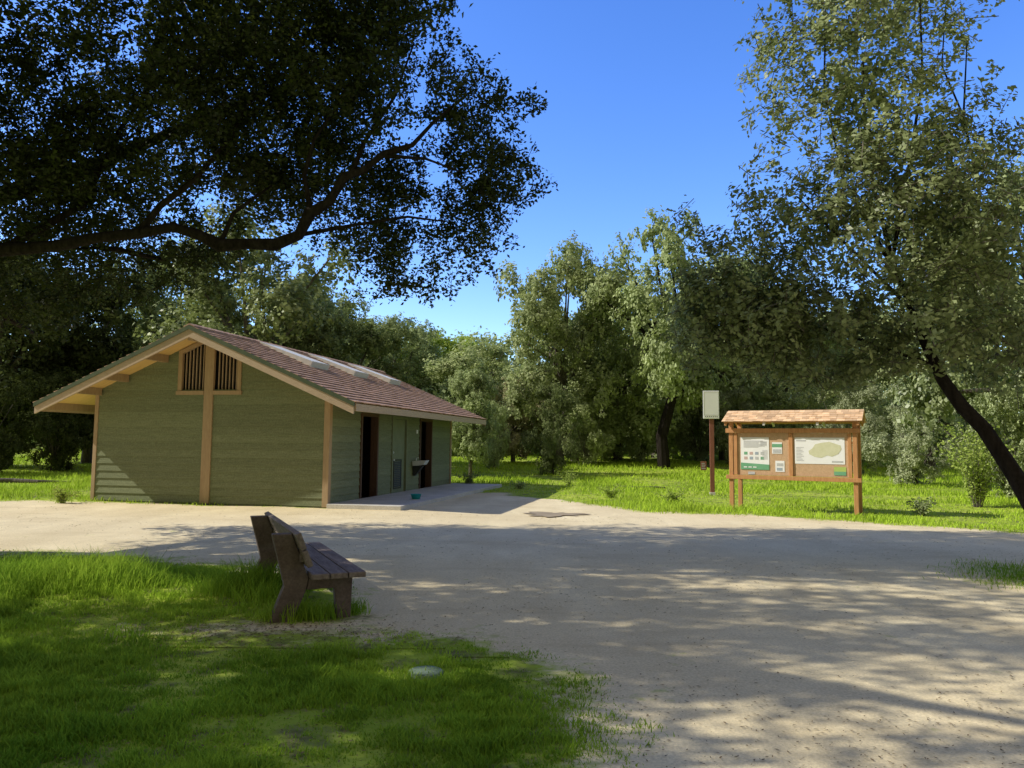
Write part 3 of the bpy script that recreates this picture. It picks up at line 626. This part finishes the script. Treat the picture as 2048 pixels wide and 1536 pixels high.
# ------------------------------------------------------------------ background trees: prototypes (10 m tall)
def proto(seed, nl, lowest, spread, trunk_r, lean, per=9., leafL=.20, shrub=False, bend=.3):
    g=np.random.default_rng(seed); rr=random.Random(seed); lobes=[]; mb=MB()
    th=3.4 if not shrub else .8
    tp=[(0,0,-.8),(lean*.1,0,0),(lean*.35-bend*.4,rr.uniform(-.2,.2),th*.35),(lean*.8-bend*.3,rr.uniform(-.3,.3),th*.7),(lean,0,th)]
    mb.tube(tp,[trunk_r*1.5,trunk_r*1.15,trunk_r,trunk_r*.85,trunk_r*.75],9)
    zc=(lowest+9.2)/2+.2; zr=(9.9-lowest)/2+.2
    for i in range(nl):
        f=(i+.5)/nl; z=lowest+(8.7-lowest)*f; a=i*2.4+rr.uniform(-.5,.5)
        env=math.sqrt(max(.15,1-((z-zc)/zr)**2))
        r=spread*env*rr.uniform(.3,1.0); s=rr.uniform(.6,1.45)*(1.05 if not shrub else 1.15)
        z+=rr.uniform(-.5,.5)*(z>lowest+.6)
        p=(lean*.6+r*math.cos(a),r*math.sin(a),z); lobes.append((*p,s*1.2,s*1.2,s*.9))
        st=Vector(tp[-1]) if z>th else Vector(tp[3]); e=Vector(p); m1=st.lerp(e,.45)+Vector((rr.uniform(-.3,.3),rr.uniform(-.3,.3),rr.uniform(.1,.5)))
        mb.tube([st,m1,e,e+Vector((rr.uniform(-.3,.3),rr.uniform(-.3,.3),.6))],[trunk_r*.45,trunk_r*.26,trunk_r*.12,.012],6)
    lobes.append((lean,.3,9.0,1.5,1.5,.9))
    T,O=twigs(lobes,per*1.1,seed*1.7,nsc=.85,thr=.415,g=g); c,a,d=spray(T,25,.31,g=g); V_,F_=leaves(c,np.full(len(c),leafL),.64,g=g,out=outward(c,O,25))
    o_tr=mb.build('trunk',M['bark']); o_cr=npmesh('crown',V_,[F_],M['oakmid'],fv=np.clip(a*.6+g.uniform(0,.4,len(c)),0,1))
    tr,cr=o_tr.data,o_cr.data
    for o in (o_tr,o_cr): bpy.data.objects.remove(o)
    return tr,cr
PR={'round':proto(11,28,1.7,3.9,.28,.5),'open':proto(12,26,1.5,4.0,.30,-.9,per=7.5),'tall':proto(13,24,1.8,2.9,.22,.7),'low':proto(14,32,.9,4.4,.26,-.3),'shrub':proto(15,22,.9,4.4,.14,.2,per=8,shrub=True),'gnarl':proto(16,26,3.0,4.2,.31,.9,per=8,bend=.9)}
def place(kind,u,topv,Yd,spr,mat,label,name='oak_tree',cat='tree',rz=None,group='trees and shrubs around the meadow'):
    x=(u-1024)/F*Yd*1.0; z=gd(x,Yd); H=CZ+(887+.0096*(u-1024)-topv)/F*Yd-z
    t=thing(name,label,cat,(x,Yd,z),random.uniform(0,6.28) if rz is None else rz,group)
    s=H/10; t.scale=(s*spr,s*spr,s)
    for nm,me in zip(('trunk','crown'),PR[kind]):
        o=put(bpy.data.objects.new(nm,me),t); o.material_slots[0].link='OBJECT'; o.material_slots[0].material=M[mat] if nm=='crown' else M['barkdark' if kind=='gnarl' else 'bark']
    return t
place('gnarl',1325,398,42,.68,'oakmid','tallest meadow oak with a thick dark curved trunk left of the white sign',rz=0)
for a in [
 ('open',535,440,38,.95,'oakgrey','tall airy grey-green oak rising behind the ridge of the restroom roof'),
 ('round',690,610,43,1.1,'oakshade','dark rounded oak behind the skylights of the restroom roof'),
 ('round',785,622,72,1.0,'oakmid','distant tree whose pale top peeks over the right slope of the restroom roof'),
 ('round',868,655,78,1.1,'bright','far bright green tree above the right end of the restroom roof'),
 ('low',965,675,60,1.2,'oakyel','mid-green tree just right of the restroom, behind the slender young tree'),
 ('tall',942,735,33,.75,'oakmid','slender young tree with a thin bare trunk on the meadow right of the restroom'),
 ('low',1028,752,46,1.0,'olive','brownish olive bushy tree left of the dark meadow shrub'),
 ('open',1115,468,45,.72,'oakyel','tall gnarled oak with a light tufted top, left of the tallest oak'),
 ('low',1150,650,49,1.05,'oakmid','mid-height rounded oak at the foot of the tall gnarled oak'),
 ('low',1235,560,50,.85,'oakyel','broad yellow-green oak filling the middle of the treeline'),
 ('low',1310,610,54,.95,'oakyel','rounded yellow-green oak behind the trunk of the tallest oak'),
 ('round',1450,500,52,.85,'oakmid','tall rounded oak behind the white sign'),
 ('low',1545,560,56,.9,'oakmid','mid-green oak directly behind the notice board roof'),
 ('round',1680,600,60,1.0,'oakmid','oak behind the right half of the notice board'),
 ('open',2030,265,24,.72,'oakgrey','grey-green oak at the right edge behind the leaning oak'),
 ('low',1860,560,45,.95,'oakmid','oak deep in the woods behind the leaning trunk'),
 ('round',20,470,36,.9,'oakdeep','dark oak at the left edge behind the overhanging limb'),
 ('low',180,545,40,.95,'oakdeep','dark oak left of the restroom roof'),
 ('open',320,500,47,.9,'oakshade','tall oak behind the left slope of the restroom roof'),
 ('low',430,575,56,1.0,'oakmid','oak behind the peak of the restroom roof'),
 ('round',620,560,60,1.0,'oakmid','far oak between the tall airy oak and the dark rounded oak'),
]: place(*a)
for a in [
 ('shrub',1108,765,36,.62,'oakshade','dark rounded shrub standing alone in the middle of the meadow edge'),
 ('shrub',1705,745,37,.8,'pale','pale grey-green thicket behind the right post of the notice board'),
 ('shrub',1830,765,31,.85,'pale','pale bushy shrub left of the leaning trunk'),
 ('shrub',2010,760,23,.75,'oakgrey','bushy grey-green shrub at the right edge behind the leaning trunk'),
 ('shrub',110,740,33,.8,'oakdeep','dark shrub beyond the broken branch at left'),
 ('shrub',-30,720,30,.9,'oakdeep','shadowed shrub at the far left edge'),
 ('shrub',1230,780,50,.8,'oakmid','green shrub beneath the broad yellow-green oak'),
 ('shrub',990,800,40,.6,'oakmid','green shrub between the slender tree and the dark meadow shrub'),
 ('shrub',1560,775,46,.8,'oakyel','sunlit shrub glimpsed under the notice board roof'),
 ('shrub',1170,800,43,.8,'oakyel','sunlit olive shrub just right of the dark meadow shrub'),
 ('shrub',1395,790,50,.8,'pale','pale shrub left of the rust-brown pole at the wood edge'),
 ('shrub',1465,775,46,.8,'pale','pale shrub between the rust-brown pole and the notice board'),
 ('shrub',1640,770,44,.8,'oakyel','light green shrub behind the middle of the notice board'),
 ('shrub',1280,810,48,.7,'oakyel','low light green shrub left of the thick curved trunk'),
]: place(*a,name='shrub',cat='shrub')
# far woods: one mass
lob=[]
for (y0,y1,n,h0,h1,r) in ((80,92,90,9,13,2.7),(64,72,64,6,9.5,2.4),(54,60,50,3.0,5.5,1.9)):
    for i in range(n):
        x=(-1+2*(i+.5)/n)*y1*.85+random.uniform(-1,1); y=random.uniform(y0,y1); h=random.uniform(h0,h1); z=.8
        while z<h: lob.append((x+random.uniform(-.8,.8),y,gd(x,y)+z,r,r,r*.9)); z+=r*1.25
T,O=twigs(lob,.7,21.,nsc=.4,thr=.25); c,a,d=spray(T,14,.7); V_,F_=leaves(c,np.full(len(c),.46),.65,out=outward(c,O,14))
o=npmesh('far_woods',V_,[F_],M['oakmid'],fv=np.clip(a*.7+rng.uniform(0,.3,len(c)),0,1)); tag(o,'dense far woodland closing the view behind the meadow trees','woodland',kind='stuff')

# ------------------------------------------------------------------ weeds and small plants
def weed(x,y,h,w_,mat,label,n=420,stems=9,name='weed_plant',L_=.07):
    t=thing(name,label,'plant',(x,y,gd(x,y))); mb=MB(); cs=[]
    for k in range(stems):
        a=random.uniform(0,6.28); r=random.uniform(.2,1)*w_; e=Vector((r*math.cos(a),r*math.sin(a),h*random.uniform(.6,1))); m1=Vector((e.x*.35,e.y*.35,e.z*.6))
        mb.tube([(e.x*.1,e.y*.1,-.03),m1,e],[.008,.006,.003],5)
        tt=rng.uniform(.15,1,n//stems); P=np.array([0,0,0])+np.where(tt[:,None]<.6,(tt/.6)[:,None]*np.array(m1),np.array(m1)+((tt-.6)/.4)[:,None]*(np.array(e)-np.array(m1)))
        cs.append(P+rng.normal(size=P.shape)*L_*.7)
    mb.build('stems',M['bark'],t); c=np.concatenate(cs); c[:,2]=np.maximum(c[:,2],.02); V_,F_=leaves(c,np.full(len(c),L_)); npmesh('foliage',V_,[F_],M[mat],t,fv=rng.uniform(0,1,len(c)))
weed(-11.2,18.9,.38,.4,'bright','bright leafy weed at the left corner of the restroom')
weed(-1.55,28.0,.55,.75,'oakshade','low dark green plant at the far end of the concrete pad',700,14)
weed(.3,26.6,.3,.6,'oakmid','low green weeds beyond the concrete pad beside the path')
weed(9.55,17.6,.42,.6,'oakmid','leafy green weed right of the notice board',600,12)
weed(12.7,20.6,2.4,1.1,'bright','wispy light green willow-like bush near the right edge',2600,30,'wispy_bush',.10)
weed(3.0,22.6,.4,.5,'bright','light green weed at the meadow edge beyond the puddle')
weed(4.6,21.4,.42,.6,'bright','light green weed left of the rust-brown pole')
weed(2.2,29,.6,.5,'bright','upright weed in the meadow in front of the dark shrub')
# ------------------------------------------------------------------ grass
def blades(x,y,h,wd,name,g=rng):
    n=len(x); z=gnd(x,y)-.01; a=g.uniform(0,6.283,n); ln=g.uniform(.2,.95,n)*h; b=a+g.uniform(-1,1,n)
    s=np.stack([np.cos(b+1.57),np.sin(b+1.57),np.zeros(n)],1)*wd[:,None]*.5; dr=np.stack([np.cos(a),np.sin(a),np.zeros(n)],1)
    B=np.stack([x,y,z],1); Mi=B+dr*(ln*.35)[:,None]+np.array([0,0,1])*(h*.6)[:,None]; Tp=B+dr*ln[:,None]+np.array([0,0,1])*h[:,None]
    V_=np.stack([B-s,B+s,Mi+s*.75,Mi-s*.75,Tp],1).reshape(-1,3); i=np.arange(n)[:,None]*5
    return V_,i+np.array([[0,1,2,3]]),i+np.array([[3,2,4]])
def in_build(x,y):
    dx,dy=x-BA.x,y-BA.y; lx=dx*math.cos(BR)+dy*math.sin(BR); ly=-dx*math.sin(BR)+dy*math.cos(BR)
    return (lx>-W-.03)&(lx<2.0)&(ly>-.03)&(ly<L+.25)
def near(n):
    y=2.6*np.exp(rng.uniform(0,1,n)*math.log(11.6/2.6)); x=rng.uniform(-.78,.3,n)*y; x=np.where(x>1.2,x-1.5,x)
    m=pathmask(x,y); nz=n2(x,y,1.4,8); nf=n2(x,y,4,9); ng=n2(x,y,9,10)
    d=np.clip((.45*nz+.3*nf+.25*ng-.30)/.25,0,1)
    pr=np.clip((1-m*1.2)*(.13+.92*d),0,1); litter=np.exp(-(((x+2.2)/1.4)**2+((y-6.45)/.5)**2)); pr*=1-.92*litter
    pr*=1-.85*np.exp(-(((x+.58)/.24)**2+((y-5.28)/.2)**2))
    k=rng.uniform(0,1,n)<pr; x,y,m,nz,nf,ng=x[k],y[k],m[k],nz[k],nf[k],ng[k]
    h=(.018+.06*np.clip(nz*1.6-.4,0,1)*(.3+.7*ng)+.04*nf*ng)*rng.uniform(.5,1.4,len(x))*(1-.6*m)
    h=h*(1+1.4*np.exp(-(((x+4.6)/1.2)**2+((y-8.3)/.6)**2)))*np.clip((11.3-y)/2,.45,1)
    return x,y,h,.0045+.0009*y*rng.uniform(.7,1.3,len(x))
x,y,h,wd=near(330000)
# tufts round the bench feet, the tall tuft at the left and the patch by the leaning trunk
ex=[];ey=[];eh=[]
for (cx,cy,r,nn,hh) in ((-2.05,6.95,.18,350,.20),(-1.75,7.0,.16,300,.18),(-1.5,7.25,.12,180,.15),(-2.75,8.3,.3,800,.30),(-2.5,7.8,.3,450,.2),(-3.0,8.0,.25,500,.24),(-2.3,8.7,.3,300,.16),(-4.5,8.2,.5,1500,.30),(-5.2,8.1,.45,1200,.30),(-4.9,7.7,.3,500,.2),(-3.9,8.1,.3,400,.16),(6.2,9.3,.55,1100,.08),(6.9,9.0,.6,1200,.09),(6.6,10.1,.5,700,.08)):
    ex.append(rng.normal(cx,r*.6,nn)); ey.append(rng.normal(cy,r*.6,nn)); eh.append(hh*rng.uniform(.4,1.15,nn))
ex,ey,eh=map(np.concatenate,(ex,ey,eh))
x=np.concatenate([x,ex]); y=np.concatenate([y,ey]); h=np.concatenate([h,eh]); wd=np.concatenate([wd,np.full(len(ex),.009)])
nn=len(x); V_,Fq,Ft=blades(x,y,h,wd,'g'); cv=np.clip(.65*n2(x,y,1.3,4)+.5*rng.uniform(0,1,nn)-.1,0,1)
tag(npmesh('foreground_grass',V_,[Fq,Ft],M['grass'],fv=np.concatenate([cv,cv])),'short bright green grass of the foreground lawn around the bench','grass',kind='stuff')
n=190000; y=13.5*np.exp(rng.uniform(0,1,n)*math.log(75/13.5)); x=rng.uniform(-.8,.78,n)*y
m=pathmask(x,y); nz=n2(x,y,.5,12); k=(rng.uniform(0,1,n)<np.clip((1-m*1.15)*(.2+1.2*nz),0,1))&~in_build(x,y); x,y,m,nz=x[k],y[k],m[k],nz[k]
h=(.06+.17*np.clip(nz*1.5-.3,0,1))*rng.uniform(.5,1.2,len(x))*(1-.7*m); wd=.006+.0009*y*rng.uniform(.7,1.3,len(x)); nn=len(x)
V_,Fq,Ft=blades(x,y,h,wd,'g'); cv=np.clip(.6+.5*n2(x,y,.25,4)+.35*rng.uniform(0,1,nn),0,1)
tag(npmesh('meadow_grass',V_,[Fq,Ft],M['grass'],fv=np.concatenate([cv,cv])),'sunlit meadow grass behind the path and around the notice board','grass',kind='stuff')
# leaf litter
n=22000; y=3.0*np.exp(rng.uniform(0,1,n)*math.log(18/3.0)); x=rng.uniform(-.75,.75,n)*y
lit=np.exp(-(((x+2.1)/1.2)**2+((y-6.4)/.5)**2)); pr=.2+.6*(n2(x,y,.8,31)>.6)+.8*lit; k=(rng.uniform(0,1,n)<pr*.6)&~in_build(x,y); x,y=x[k],y[k]
xe_=rng.normal(-2.0,.7,1500); ye_=rng.normal(6.45,.25,1500); x=np.concatenate([x,xe_]); y=np.concatenate([y,ye_]); nn=len(x)
c=np.stack([x,y,gnd(x,y)+.014],1); V_,F_=leaves(c,.018+.0026*y,.4,0); V_=V_.reshape(nn,4,3); V_[:,:,2]=c[:,2][:,None]+(V_[:,:,2]-c[:,2][:,None])*.15; V_=V_.reshape(-1,3)
tag(npmesh('leaf_litter',V_,[F_],M['litter'],fv=rng.uniform(0,1,nn)),'dry oak leaves and twigs strewn over the dirt and grass','leaf litter',kind='stuff')
